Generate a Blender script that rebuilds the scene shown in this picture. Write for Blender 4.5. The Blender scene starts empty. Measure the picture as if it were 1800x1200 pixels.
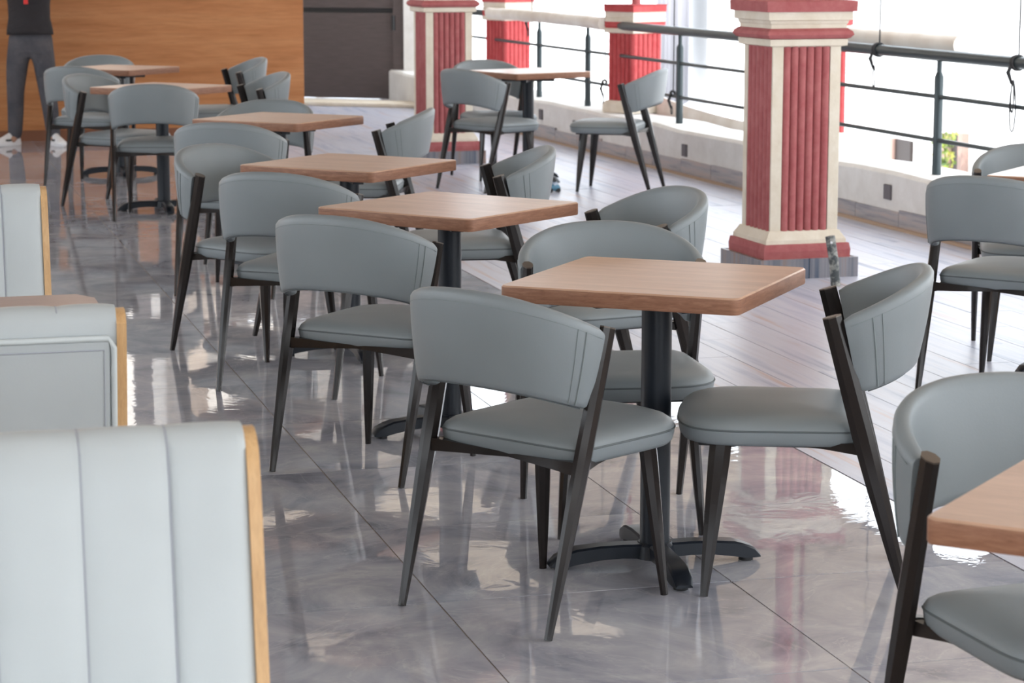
import bpy, bmesh, math, random
from mathutils import Vector, Matrix
R = math.radians
PI = math.pi
sc = bpy.context.scene
C = sc.collection

# ---------------------------------------------------------------- camera
FPX, PITCH, CAMH = 4182.0, 9.39, 1.570
cam_d = bpy.data.cameras.new('camera'); cam = bpy.data.objects.new('camera', cam_d); C.objects.link(cam)
cam_d.sensor_width = 36; cam_d.lens = FPX / 1800 * 36
cam.location = (0, 0, CAMH); cam.rotation_euler = (R(90 - PITCH), 0, 0)
cam_d.clip_end = 400
cam_d.dof.use_dof = True; cam_d.dof.focus_distance = 6.3; cam_d.dof.aperture_fstop = 10
sc.camera = cam
# ---------------------------------------------------------------- light
w = bpy.data.worlds.new('world'); sc.world = w; w.use_nodes = True
bg = w.node_tree.nodes['Background']
bg.inputs[0].default_value = (0.86, 0.93, 1.0, 1); bg.inputs[1].default_value = 3.4
sun_d = bpy.data.lights.new('sun', 'SUN'); sun = bpy.data.objects.new('sun', sun_d); C.objects.link(sun)
sun_d.energy = 6.0; sun_d.angle = R(1.0); sun_d.color = (1.0, 0.95, 0.88)
sun.rotation_euler = Vector((0.62, 0.66, -1.0)).to_track_quat('-Z', 'Y').to_euler()   # high, from behind the camera on the left, over the roof
sun.location = (0, 0, 8)
sc.view_settings.view_transform = 'Standard'; sc.view_settings.look = 'None'
sc.view_settings.gamma = 1; sc.view_settings.use_curve_mapping = False
sc.view_settings.exposure = 0.43

rnd = random.Random(7)
ROW = R(15.1)                                    # the rows of tables run this way from the view axis
cu, su = math.cos(ROW), math.sin(ROW)
def XY(u, v): return (u * cu - v * su, u * su + v * cu)     # hall coordinates -> world
def UV(x, y): return (x * cu + y * su, -x * su + y * cu)

# ---------------------------------------------------------------- materials
def mat(name, rgb, rough=0.5, metal=0.0, spec=0.5):
    m = bpy.data.materials.new(name); m.use_nodes = True
    b = m.node_tree.nodes['Principled BSDF']
    b.inputs['Base Color'].default_value = (*rgb, 1); b.inputs['Roughness'].default_value = rough
    b.inputs['Metallic'].default_value = metal; b.inputs['Specular IOR Level'].default_value = spec
    return m
def N(m, t, **kw):
    n = m.node_tree.nodes.new(t)
    for k, v in kw.items(): setattr(n, k, v)
    return n
def L(m, a, b): m.node_tree.links.new(a, b)
def coords(m, scale=(1, 1, 1), rand=False, world=False, rot=(0, 0, 0)):
    mp = N(m, 'ShaderNodeMapping'); mp.inputs['Scale'].default_value = scale; mp.inputs['Rotation'].default_value = rot
    if world:
        g = N(m, 'ShaderNodeNewGeometry'); src = g.outputs['Position']
    else:
        tc = N(m, 'ShaderNodeTexCoord'); src = tc.outputs['Object']
    if rand:
        oi = N(m, 'ShaderNodeObjectInfo'); mu = N(m, 'ShaderNodeMath', operation='MULTIPLY'); mu.inputs[1].default_value = 37.0
        L(m, oi.outputs['Random'], mu.inputs[0])
        va = N(m, 'ShaderNodeVectorMath', operation='ADD'); L(m, src, va.inputs[0]); L(m, mu.outputs[0], va.inputs[1]); src = va.outputs[0]
    L(m, src, mp.inputs[0]); return mp.outputs[0]
def noise(m, vec, scale=5, detail=4, rough=0.5, dist=0.0):
    n = N(m, 'ShaderNodeTexNoise'); n.inputs['Scale'].default_value = scale; n.inputs['Detail'].default_value = detail
    n.inputs['Roughness'].default_value = rough; n.inputs['Distortion'].default_value = dist
    L(m, vec, n.inputs['Vector']); return n.outputs['Fac']
def ramp(m, fac, stops):
    r = N(m, 'ShaderNodeValToRGB'); e = r.color_ramp.elements
    while len(e) < len(stops): e.new(0.5)
    for el, (p, c) in zip(e, stops): el.position = p; el.color = (*c, 1)
    L(m, fac, r.inputs[0]); return r.outputs[0]
def setcol(m, out): L(m, out, m.node_tree.nodes['Principled BSDF'].inputs['Base Color'])
def bump(m, fac, strength=0.1, dist=0.01):
    b = N(m, 'ShaderNodeBump'); b.inputs['Strength'].default_value = strength; b.inputs['Distance'].default_value = dist
    L(m, fac, b.inputs['Height']); L(m, b.outputs[0], m.node_tree.nodes['Principled BSDF'].inputs['Normal'])
def mixc(m, fac, a, b, mode='MIX'):
    x = N(m, 'ShaderNodeMix', data_type='RGBA', blend_type=mode)
    for i, v in ((0, fac), (6, a), (7, b)):
        if hasattr(v, 'links'): L(m, v, x.inputs[i])
        elif i == 0: x.inputs[0].default_value = v
        else: x.inputs[i].default_value = (*v, 1)
    return x.outputs[2]

M = {}
def leather(key, rgb, rough=0.42):
    m = M[key] = mat(key, rgb, rough)
    v = coords(m, rand=True)
    c = ramp(m, noise(m, v, 3, 3), [(0.3, tuple(x * 0.93 for x in rgb)), (0.7, tuple(min(1, x * 1.06) for x in rgb))])
    setcol(m, c); bump(m, noise(m, v, 260, 2), 0.08, 0.002)
leather('grey leather', (0.194, 0.218, 0.231), 0.47)
leather('pale leather', (0.47, 0.505, 0.515), 0.45)
M['stitch'] = mat('stitch', (0.085, 0.10, 0.105), 0.6)
M['soft piping'] = mat('soft piping', (0.165, 0.192, 0.198), 0.55)
M['pale stitch'] = mat('pale stitch', (0.34, 0.355, 0.40), 0.6)
M['pale piping'] = mat('pale piping', (0.52, 0.56, 0.565), 0.45)
m = M['frame metal'] = mat('frame metal', (0.020, 0.0165, 0.0155), 0.15, 0.0, 0.28)
M['cap metal'] = mat('cap metal', (0.10, 0.08, 0.065), 0.35, 0.5)
M['rubber'] = mat('rubber', (0.012, 0.012, 0.013), 0.6)
m = M['cast iron'] = mat('cast iron', (0.010, 0.013, 0.019), 0.36, 0, 0.3)
bump(m, noise(m, coords(m), 350, 2), 0.05, 0.001)
def wood(key, a, b, c, rough, stretch, scale, spec=0.5, fine=0.5, rand=True):
    m = M[key] = mat(key, b, rough, 0, spec)
    v = coords(m, stretch, rand=rand)
    n1 = noise(m, v, scale, 5, 0.6, 0.6); n2 = noise(m, v, scale * 7, 4, 0.7, 0.2)
    col = ramp(m, n1, [(0.25, a), (0.5, b), (0.75, c)])
    col2 = ramp(m, n2, [(0.3, (0.72, 0.70, 0.68)), (0.6, (1, 1, 1))])
    setcol(m, mixc(m, fine, col, col2, 'MULTIPLY')); bump(m, n2, 0.06, 0.002)
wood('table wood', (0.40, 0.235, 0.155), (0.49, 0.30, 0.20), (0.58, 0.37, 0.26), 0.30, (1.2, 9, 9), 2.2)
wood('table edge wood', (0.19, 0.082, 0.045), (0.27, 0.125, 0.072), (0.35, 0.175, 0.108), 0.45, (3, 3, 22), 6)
wood('dark table wood', (0.17, 0.08, 0.05), (0.22, 0.105, 0.07), (0.27, 0.13, 0.085), 0.35, (1.5, 8, 8), 3)
wood('plywood', (0.52, 0.30, 0.13), (0.62, 0.38, 0.18), (0.70, 0.46, 0.24), 0.45, (25, 25, 1.5), 1.5)
wood('cladding wood', (0.40, 0.155, 0.055), (0.50, 0.215, 0.085), (0.60, 0.29, 0.125), 0.5, (0.35, 3, 4.5), 1.6, 0.25, 0.7, False)
M['cladding dark'] = mat('cladding dark', (0.20, 0.075, 0.035), 0.5)
# floor tiles: polished grey marble
m = M['marble'] = mat('marble', (0.3, 0.3, 0.34), 0.07, 0, 0.62)
v = coords(m, rand=True)
n = noise(m, v, 2.2, 9, 0.62, 1.8)
col = ramp(m, n, [(0.28, (0.22, 0.225, 0.27)), (0.44, (0.35, 0.352, 0.405)), (0.58, (0.45, 0.447, 0.485)), (0.72, (0.58, 0.565, 0.58))])
vn = noise(m, v, 1.6, 6, 0.55, 2.6)
sb = N(m, 'ShaderNodeMath', operation='SUBTRACT'); L(m, vn, sb.inputs[0]); sb.inputs[1].default_value = 0.5
ab = N(m, 'ShaderNodeMath', operation='ABSOLUTE'); L(m, sb.outputs[0], ab.inputs[0])
vein = ramp(m, ab.outputs[0], [(0.0, (1, 1, 1)), (0.012, (0, 0, 0))])
bw = N(m, 'ShaderNodeRGBToBW'); L(m, vein, bw.inputs[0])
mv = N(m, 'ShaderNodeMath', operation='MULTIPLY'); L(m, bw.outputs[0], mv.inputs[0]); mv.inputs[1].default_value = 0.20
col = mixc(m, mv.outputs[0], col, (0.70, 0.68, 0.68))
setcol(m, col)
rr = ramp(m, noise(m, v, 7, 6, 0.7, 1.0), [(0.4, (0.0,) * 3), (0.75, (0.006,) * 3)])
L(m, rr, m.node_tree.nodes['Principled BSDF'].inputs['Roughness'])
bump(m, noise(m, coords(m, (1, 1, 1), world=True), 5.0, 3, 0.6, 1.6), 0.018, 0.02)
M['grout'] = mat('grout', (0.25, 0.19, 0.15), 0.8)
# terrace planks
m = M['terrace plank'] = mat('terrace plank', (0.5, 0.5, 0.55), 0.36, 0, 0.5)
v = coords(m, (17, 0.7, 1), rand=True)
n = noise(m, v, 1.0, 5, 0.6, 0.3)
col = ramp(m, n, [(0.26, (0.15, 0.19, 0.29)), (0.38, (0.37, 0.395, 0.50)), (0.50, (0.49, 0.50, 0.58)), (0.60, (0.45, 0.455, 0.53)), (0.69, (0.45, 0.335, 0.315)), (0.80, (0.51, 0.50, 0.56))])
setcol(m, col)
m = M['skirting tile'] = mat('skirting tile', (0.4, 0.38, 0.38), 0.4)
v = coords(m, (2, 2, 30), rand=True)
setcol(m, ramp(m, noise(m, v, 1.2, 5, 0.6), [(0.3, (0.20, 0.205, 0.235)), (0.5, (0.36, 0.34, 0.35)), (0.7, (0.45, 0.36, 0.32))]))
m = M['striped tile'] = mat('striped tile', (0.3, 0.3, 0.34), 0.32)
v = coords(m, (24, 24, 0.5), rand=True)
setcol(m, ramp(m, noise(m, v, 1.0, 3, 0.6), [(0.32, (0.05, 0.075, 0.12)), (0.44, (0.17, 0.17, 0.195)), (0.55, (0.23, 0.22, 0.24)), (0.66, (0.24, 0.15, 0.11)), (0.78, (0.28, 0.265, 0.28))]))
def plaster(key, a, b, scale=9, rough=0.8, strength=0.3):
    m = M[key] = mat(key, a, rough)
    v = coords(m, rand=True); n = noise(m, v, scale, 7, 0.65, 0.3)
    setcol(m, ramp(m, n, [(0.35, a), (0.7, b)])); bump(m, noise(m, v, 70, 4, 0.6), strength, 0.004)
plaster('white plaster', (0.66, 0.64, 0.61), (0.78, 0.77, 0.75), 5)
plaster('cream paint', (0.64, 0.565, 0.455), (0.74, 0.68, 0.58), 8)
plaster('red paint', (0.34, 0.082, 0.086), (0.42, 0.135, 0.135), 14)
plaster('bright red paint', (0.42, 0.045, 0.05), (0.50, 0.085, 0.085), 14)
plaster('ceiling paint', (0.70, 0.64, 0.57), (0.76, 0.71, 0.64), 2, 0.9, 0.1)
plaster('courtyard plaster', (0.54, 0.46, 0.40), (0.66, 0.58, 0.51), 1.2)
plaster('beam paint', (0.30, 0.30, 0.32), (0.36, 0.36, 0.38), 2, 0.9, 0.1)
plaster('facade white', (0.86, 0.87, 0.88), (0.90, 0.91, 0.92), 0.6, 0.9, 0.05)
M['mortar'] = mat('mortar', (0.36, 0.27, 0.21), 0.9)
M['socket'] = mat('socket', (0.13, 0.12, 0.13), 0.7)
m = M['railing metal'] = mat('railing metal', (0.035, 0.050, 0.055), 0.35, 0.3)
M['door brown'] = mat('door brown', (0.078, 0.058, 0.056), 0.5)
setcol(M['door brown'], ramp(M['door brown'], noise(M['door brown'], coords(M['door brown'], (1, 1, 8)), 6, 3), [(0.3, (0.070, 0.052, 0.050)), (0.7, (0.088, 0.066, 0.064))]))
M['black gap'] = mat('black gap', (0.01, 0.009, 0.01), 0.5)
M['cloth'] = mat('cloth', (0.72, 0.66, 0.60), 0.9)
setcol(M['cloth'], ramp(M['cloth'], noise(M['cloth'], coords(M['cloth']), 3, 4), [(0.3, (0.62, 0.55, 0.48)), (0.7, (0.78, 0.74, 0.69))]))
m = M['added_canopy'] = mat('added_canopy', (0.42, 0.36, 0.30), 0.8)  # added terrace roof, translucent to brighten what the floor reflects
tr = N(m, 'ShaderNodeBsdfTranslucent'); tr.inputs[0].default_value = (0.80, 0.72, 0.63, 1)
mx = N(m, 'ShaderNodeMixShader'); mx.inputs[0].default_value = 0.6
L(m, m.node_tree.nodes['Principled BSDF'].outputs[0], mx.inputs[1]); L(m, tr.outputs[0], mx.inputs[2])
L(m, mx.outputs[0], m.node_tree.nodes['Material Output'].inputs[0])
m = M['blind cloth'] = mat('blind cloth', (0.50, 0.43, 0.36), 0.9)
tr = N(m, 'ShaderNodeBsdfTranslucent'); tr.inputs[0].default_value = (0.62, 0.54, 0.46, 1)
mx = N(m, 'ShaderNodeMixShader'); mx.inputs[0].default_value = 0.5
L(m, m.node_tree.nodes['Principled BSDF'].outputs[0], mx.inputs[1]); L(m, tr.outputs[0], mx.inputs[2])
L(m, mx.outputs[0], m.node_tree.nodes['Material Output'].inputs[0])
M['cord'] = mat('cord', (0.02, 0.02, 0.022), 0.7)
M['shaded window brown'] = mat('shaded window brown', (0.020, 0.012, 0.010), 0.6)  # near-black stands in for the shade inside the openings
M['window trim'] = mat('window trim', (0.30, 0.20, 0.17), 0.8)
M['concrete'] = mat('concrete', (0.62, 0.62, 0.62), 0.9)
m = M['leaf'] = mat('leaf', (0.12, 0.2, 0.02), 0.6)
setcol(m, ramp(m, noise(m, coords(m, rand=True), 8, 3), [(0.35, (0.03, 0.07, 0.015)), (0.5, (0.16, 0.22, 0.03)), (0.65, (0.42, 0.38, 0.06))]))
M['grey curtain'] = mat('grey curtain', (0.21, 0.21, 0.235), 0.9)
m = M['pipe grey'] = mat('pipe grey', (0.1, 0.11, 0.11), 0.6)
setcol(m, ramp(m, noise(m, coords(m), 22, 4, 0.7), [(0.45, (0.055, 0.065, 0.068)), (0.62, (0.36, 0.36, 0.33))]))
M['toy blue'] = mat('toy blue', (0.10, 0.25, 0.36), 0.4)
M['toy pale'] = mat('toy pale', (0.42, 0.50, 0.62), 0.4)
m = M['black shirt'] = mat('black shirt', (0.022, 0.019, 0.022), 0.85)
bump(m, noise(m, coords(m, (1, 1, 2)), 9, 3, 0.5, 1.0), 0.5, 0.03)
M['red print'] = mat('red print', (0.75, 0.04, 0.035), 0.7)
m = M['grey jeans'] = mat('grey jeans', (0.065, 0.065, 0.078), 0.85)
setcol(m, ramp(m, noise(m, coords(m), 7, 4, 0.6), [(0.35, (0.050, 0.052, 0.066)), (0.7, (0.095, 0.09, 0.10))]))
bump(m, noise(m, coords(m, (1, 1, 3)), 12, 3, 0.5, 1.0), 0.5, 0.02)
M['skin'] = mat('skin', (0.40, 0.22, 0.15), 0.5)
M['hair'] = mat('hair', (0.015, 0.012, 0.01), 0.6)
M['eye'] = mat('eye', (0.02, 0.015, 0.012), 0.2)
M['shoe white'] = mat('shoe white', (0.78, 0.78, 0.80), 0.5)
M['shoe black'] = mat('shoe black', (0.02, 0.02, 0.02), 0.5)
M['phone'] = mat('phone', (0.02, 0.02, 0.025), 0.2)
m = M['glass'] = mat('glass', (0.9, 0.95, 0.95), 0.02)
m.node_tree.nodes['Principled BSDF'].inputs['Transmission Weight'].default_value = 1.0

# ---------------------------------------------------------------- mesh helpers
def mesh_obj(name, bm, material, parent=None, smooth=None):
    me = bpy.data.meshes.new(name)
    bmesh.ops.recalc_face_normals(bm, faces=bm.faces[:])
    if smooth is not None:
        for f in bm.faces: f.smooth = True
        if smooth < 180:
            for e in bm.edges:
                if len(e.link_faces) == 2 and e.calc_face_angle(0) > R(smooth): e.smooth = False
    bm.to_mesh(me); bm.free(); me.materials.append(M[material])
    o = bpy.data.objects.new(name, me); C.objects.link(o)
    if parent: o.parent = parent
    return o
def empty(name, loc=(0, 0, 0), rz=0):
    o = bpy.data.objects.new(name, None); C.objects.link(o); o.location = loc; o.rotation_euler = (0, 0, rz)
    o.empty_display_size = 0.1; return o
def tag(o, label=None, cat=None, group=None, kind=None):
    if label: o['label'] = label
    if cat: o['category'] = cat
    if group: o['group'] = group
    if kind: o['kind'] = kind
    return o
def box(bm, c, s, rz=0, bev=0.0):
    r = bmesh.ops.create_cube(bm, size=1)
    vs = r['verts']
    Mx = Matrix.Translation(c) @ Matrix.Rotation(rz, 4, 'Z') @ Matrix.Diagonal((*s, 1))
    bmesh.ops.transform(bm, matrix=Mx, verts=vs)
    if bev:
        es = list({e for v in vs for e in v.link_edges})
        bmesh.ops.bevel(bm, geom=es, offset=bev, segments=2, affect='EDGES', profile=0.5)
def B(*boxes, bev=0.0):
    bm = bmesh.new()
    for b in boxes: box(bm, *b[:2], rz=(b[2] if len(b) > 2 else 0), bev=bev)
    return bm
def loft(bm, rings, cap=True):
    prev = None; out = []
    for r in rings:
        vs = [bm.verts.new(p) for p in r]; out.append(vs)
        if prev:
            n = len(vs)
            for i in range(n): bm.faces.new((prev[i], prev[(i + 1) % n], vs[(i + 1) % n], vs[i]))
        prev = vs
    if cap:
        bm.faces.new(out[0][::-1]); bm.faces.new(out[-1])
    return out
def tube(bm, pts, rads, seg=8, squash=None, up=(1, 0, 0)):
    """sweep: pts list, rads either r or (ra, rb); ra along the 'up' hint"""
    pts = [Vector(p) for p in pts]; rings = []
    if not isinstance(rads, list): rads = [rads] * len(pts)
    upv = Vector(up)
    for i, p in enumerate(pts):
        t = (pts[min(i + 1, len(pts) - 1)] - pts[max(i - 1, 0)]).normalized()
        a = upv - t * upv.dot(t)
        if a.length < 1e-4: a = t.orthogonal()
        a.normalize(); b = t.cross(a)
        ra, rb = rads[i] if isinstance(rads[i], tuple) else (rads[i], rads[i])
        if not isinstance(rads[i], tuple): upv = a
        off = PI / seg
        rings.append([p + a * ra * math.cos(off + 2 * PI * k / seg) + b * rb * math.sin(off + 2 * PI * k / seg) for k in range(seg)])
    loft(bm, rings)
def T(*tubes, **kw):
    bm = bmesh.new()
    for t in tubes: tube(bm, *t, **kw)
    return bm
def rrect(w, d, r, n=4, cx=0, cy=0):
    pts = []
    for (sx, sy, a0) in ((1, 1, 0), (-1, 1, 90), (-1, -1, 180), (1, -1, 270)):
        for k in range(n + 1):
            a = R(a0 + 90 * k / n)
            pts.append((cx + sx * (w / 2 - r) + r * math.cos(a), cy + sy * (d / 2 - r) + r * math.sin(a)))
    return pts
def copy_tree(o, parent=None):
    c = o.copy(); C.objects.link(c); c.parent = parent
    for ch in list(KIDS.get(o.name, [])): 
        cc = copy_tree(ch, c)
    return c
KIDS = {}
def index_children():
    KIDS.clear()
    for o in bpy.data.objects:
        if o.parent: KIDS.setdefault(o.parent.name, []).append(o)
def struct(name, bm, material, smooth=None, label=None):
    o = mesh_obj(name, bm, material, None, smooth); o['kind'] = 'structure'
    if label: o['label'] = label
    return o

# ---------------------------------------------------------------- what the camera can see (used only to skip tiles wholly out of frame)
p_ = R(PITCH)
def seen(x, y, z=0, mx=120):
    dd = y * math.cos(p_) - (z - CAMH) * math.sin(p_)
    if dd < 0.5: return False
    u = y * math.sin(p_) + (z - CAMH) * math.cos(p_)
    px = 900 + FPX * x / dd; py = 600 - FPX * u / dd
    return -mx < px < 1800 + mx and -mx < py < 1200 + mx

# ================================================================ SETTING
TERR = 2.80            # u of the joint between hall floor and terrace
WWALL = 19.93          # v of the wood-clad end wall
def hall_box(u0, u1, v0, v1, z0, z1):
    x, y = XY((u0 + u1) / 2, (v0 + v1) / 2)
    return ((x, y, (z0 + z1) / 2), (u1 - u0, v1 - v0, z1 - z0), ROW)
fl = struct('floor', B(hall_box(-7, TERR, -4, WWALL + 0.1, -0.25, -0.0025)), 'grout')
PT = 0.757
def tile_mesh(name, w_, d_, h, gap, material, bev=0.0015):
    bm = B(((0, 0, -h / 2), (w_ - gap, d_ - gap, h)))
    me = bpy.data.meshes.new(name); bm.to_mesh(me); bm.free(); me.materials.append(M[material]); return me
tm = tile_mesh('tile', PT, PT, 0.012, 0.004, 'marble')
i0 = 0
for i in range(0, 12):
    for j in range(-4, 20):
        u0 = TERR - PT * (i + 1); v0 = 5.46 + PT * j
        if v0 > WWALL - 0.05: continue
        cc = [XY(u0 + a * PT, v0 + b * PT) for a in (0, .5, 1) for b in (0, .5, 1)]
        if not any(seen(x, y, 0, 40) for x, y in cc): continue
        v1 = min(v0 + PT, WWALL)
        o = bpy.data.objects.new('tile', tm); C.objects.link(o); o.parent = fl
        x, y = XY(u0 + PT / 2, (v0 + v1) / 2); o.location = (x, y, 0.0)
        o.scale = (1, (v1 - v0) / PT, 1)
        o.rotation_euler = (rnd.gauss(0, 0.0006), rnd.gauss(0, 0.0006), ROW)
# curb line (inner face) and terrace floor
def line_pt(t, off=0.0):   # inner face of curb wall; t metres from (2.28,13.12) towards the far end
    d = Vector((-2.01, 6.70)).normalized(); n_ = Vector((d.y, -d.x))
    p = Vector((2.28, 13.12)) + d * t + n_ * off
    return p.x, p.y
CURB_ROT = math.atan2(2.01, 6.70)
tf = bpy.data.objects.new('tmp', None)
bm = bmesh.new()
pts = [XY(TERR, -4), XY(TERR, 27), line_pt(14.2, 0.05), line_pt(-17, 0.05)]
bot = [bm.verts.new((x, y, -0.25)) for x, y in pts]; top = [bm.verts.new((x, y, -0.0035)) for x, y in pts]
bm.faces.new(top); bm.faces.new(bot[::-1])
for i in range(len(pts)): bm.faces.new((bot[i], bot[(i + 1) % len(pts)], top[(i + 1) % len(pts)], top[i]))
tfl = struct('floor_terrace', bm, 'grout')
PW, PL = 0.20, 1.20
pm = tile_mesh('plank', PW, PL, 0.012, 0.003, 'terrace plank')
for i in range(0, 16):
    for j in range(0, 19):
        u0 = TERR + 0.004 + PW * i; v0 = 4.6 + PL * j + (0.4 * (i % 3))
        x, y = XY(u0 + PW / 2, v0 + PL / 2)
        # keep inside the curb
        d = Vector((-2.01, 6.70)).normalized(); nrm = Vector((d.y, -d.x))
        off = (Vector((x, y)) - Vector((2.28, 13.12))).dot(nrm)
        if off > 0.12: continue
        cc = [XY(u0 + a * PW, v0 + b * PL) for a in (0, 1) for b in (0, .5, 1)]
        if not any(seen(a, b, 0, 10) for a, b in cc): continue
        if v0 > 24.6: continue
        o = bpy.data.objects.new('plank', pm); C.objects.link(o); o.parent = tfl
        o.location = (x, y, 0.0); o.rotation_euler = (rnd.gauss(0, 0.0007), 0, ROW)
# planks in the passage beyond the end of the clad wall come from the same rows (u < TERR is behind the wall)

# wood-clad end wall with its dark skirting
WALL_END = 3.56
CH = 1.22
bc = tag(empty('bar_counter', (*XY(WALL_END, WWALL), 0), ROW), 'long orange brown wood-clad counter front across the far end of the hall', 'counter')
LB = 10.5
mesh_obj('front_panel', B(((-LB / 2, 0.012, CH / 2), (LB, 0.024, CH)), bev=0.002), 'cladding wood', bc)
mesh_obj('end_panel', B(((-0.012, 0.33, CH / 2), (0.024, 0.60, CH)), bev=0.002), 'cladding wood', bc)
mesh_obj('kick_board', B(((-LB / 2, -0.005, 0.045), (LB, 0.010, 0.09)), bev=0.002), 'cladding dark', bc)
mesh_obj('worktop', B(((-LB / 2, 0.31, CH + 0.02), (LB + 0.04, 0.68, 0.04)), bev=0.006), 'dark table wood', bc)
# unseen courtyard wall behind the counter, added for its reflection in the polished floor
struct('wall_unseen_courtyard', B(hall_box(-14, 4.2, 27.5, 27.8, -0.25, 10)), 'courtyard plaster')
struct('ground_unseen_courtyard', B(hall_box(-14, 2.6, 22.2, 27.5, -0.3, -0.02)), 'beam paint')
for k in range(7):  # posts of uneven width, shaped as dark bars in the floor reflection
    uu = -8.2 + 1.75 * k
    struct('trim_%d' % (k + 2), B(hall_box(uu, uu + (0.16, 0.45, 0.22)[k % 3], 22.0, 22.16, 0, 7.4)), 'beam paint')
struct('trim_9', B(hall_box(-9, 2.6, 22.0, 22.2, 3.1, 3.5), hall_box(-9, 2.6, 22.0, 22.2, 5.4, 5.7)), 'beam paint')  # crossbars added for dark shapes in the floor reflection
# hall side walls: piers and sills between big open windows, behind the camera and to the left, out of view
wl = []
for v0, v1 in ((-4, -3.2), (1.0, 1.5), (6.0, 6.5), (11.0, 11.5), (16.0, 16.5), (19.3, 19.93)):
    wl.append(hall_box(-7.2, -7.0, v0, v1, 0, 3.9))
wl.append(hall_box(-7.2, -7.0, -4, 19.93, 0, 0.5)); wl.append(hall_box(-7.2, -7.0, -4, 19.93, 3.4, 3.9))
struct('wall_left', B(*wl), 'white plaster')
struct('wall_back', B(hall_box(-7.2, -4, -4.2, -4, 0, 3.9), hall_box(0.5, 2.0, -4.2, -4, 0, 3.9), hall_box(-7.2, 2.0, -4.2, -4, 3.4, 3.9)), 'white plaster')
# ceiling with beams
CZ = 3.9
VH, ZH = 14.6, 7.4      # unseen double height before the counter, shaped so the floor mirrors the courtyard
ce = struct('ceiling', B(hall_box(-7.2, 3.2, -4.2, VH, CZ, CZ + 0.2), hall_box(-7.2, 3.2, VH, 22.2, ZH, ZH + 0.2), hall_box(-7.2, 3.2, VH - 0.2, VH, CZ, ZH), hall_box(3.0, 3.2, VH, 22.2, CZ, ZH), hall_box(-7.2, -7.0, VH, 22.2, CZ, ZH), ), 'ceiling paint')
struct('added_canopy', B(hall_box(3.2, 6.3, -4.2, 28, CZ + 0.02, CZ + 0.04)), 'added_canopy')  # unseen roof added for bright beige patches in the polished floor
for k in range(7):
    v0 = -3.6 + 2.9 * k
    mesh_obj('beam', B(hall_box(-7.0, 3.0, v0, v0 + 0.25, CZ - 0.3, CZ)), 'beam paint', ce)
for k in range(13):                                   # rafters added as dark bars in the reflection, under the canopy
    v0 = -3.6 + 2.45 * k
    mesh_obj('added_rafter', B(hall_box(3.0, 6.2, v0, v0 + (0.12, 0.30, 0.16)[k % 3], CZ - 0.22, CZ + 0.02)), 'beam paint', ce)
mesh_obj('added_rafter', B(hall_box(4.45, 4.6, -4.0, 28.0, CZ - 0.15, CZ + 0.02)), 'beam paint', ce)
mesh_obj('beam', B(hall_box(2.7, 2.95, -4.0, 22.0, CZ - 0.3, CZ)), 'beam paint', ce)
mesh_obj('beam', B(hall_box(5.8, 6.2, -4.0, 28.0, CZ - 0.5, CZ)), 'beam paint', ce)
# far door in its brown frame, set at a slight angle at the end of the passage
dx0, dy0, dx1, dy1 = -2.45, 25.44, -1.11, 24.94
DROT = math.atan2(dy1 - dy0, dx1 - dx0)
dl = math.hypot(dx1 - dx0, dy1 - dy0)
door = empty('door_1', (dx0, dy0, 0), DROT); door['kind'] = 'structure'
DW = dl - 0.13 + 0.75; DC = (dl - 0.13) / 2 - 0.375
mesh_obj('door_panel', B(((DC, 0.03, 0.455), (DW, 0.05, 0.89)), bev=0.004), 'door brown', door)
mesh_obj('door_panel', B(((DC, 0.03, 1.63), (DW, 0.05, 1.36)), bev=0.004), 'door brown', door)
mesh_obj('shadow_gap', B(((DC, 0.05, 0.92), (DW, 0.04, 0.08))), 'black gap', door)
mesh_obj('door_frame', B(((dl - 0.065, 0.03, 1.15), (0.13, 0.12, 2.32)), ((DC, 0.03, 2.37), (DW + 0.02, 0.12, 0.1)), bev=0.005), 'door brown', door)
for z in (0.22, 0.80, 1.9):
    mesh_obj('hinge', T(([(dl - 0.12, -0.035, z - 0.075), (dl - 0.12, -0.035, z + 0.075)], 0.022), seg=8), 'black gap', door)
# threshold
c_ = ((dx0 + dx1) / 2 - 0.1, (dy0 + dy1) / 2 - 0.75)
struct('trim_1', B(((c_[0] - .5, c_[1], 0.02), (3.4, 0.5, 0.04), DROT), bev=0.01), 'cream paint')
struct('wall_far', B((((dx1 + 0.16), dy1 - 0.02, 1.65), (0.3, 0.2, 3.3), DROT), (((dx0 + dx1) / 2 - 0.3, (dy0 + dy1) / 2 + 0.1, 3.2), (2.6, 0.2, 1.5), DROT)), 'white plaster')
struct('wall_passage', B(hall_box(2.6, 2.8, 22.0, 27.5, 0, 3.9)), 'white plaster')

# terrace curb wall with tile skirting and dark socket boxes
curb = struct('wall_terrace', bmesh.new(), 'white plaster')
bm = bmesh.new()
a0, a1 = line_pt(-17), line_pt(12.8); 
secs = []
for k in range(61):
    t = -17 + 29.8 * k / 60
    dz = 0.006 * math.sin(t * 3.1) + 0.004 * math.sin(t * 7.7)
    q0, q1, q2, q3 = line_pt(t, 0.0), line_pt(t, 0.02), line_pt(t, 0.40), line_pt(t, 0.42)
    secs.append([(q0[0], q0[1], -0.2), (q0[0], q0[1], 0.29 + dz), (q1[0], q1[1], 0.31 + dz), (q2[0], q2[1], 0.31 + dz), (q3[0], q3[1], 0.29 + dz), (q3[0], q3[1], -0.6)])
loft(bm, secs)
bmesh.ops.recalc_face_normals(bm, faces=bm.faces[:]); bm.to_mesh(curb.data); bm.free(); curb.data.materials.append(M['white plaster']) if not curb.data.materials else None
t = -9.0
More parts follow.
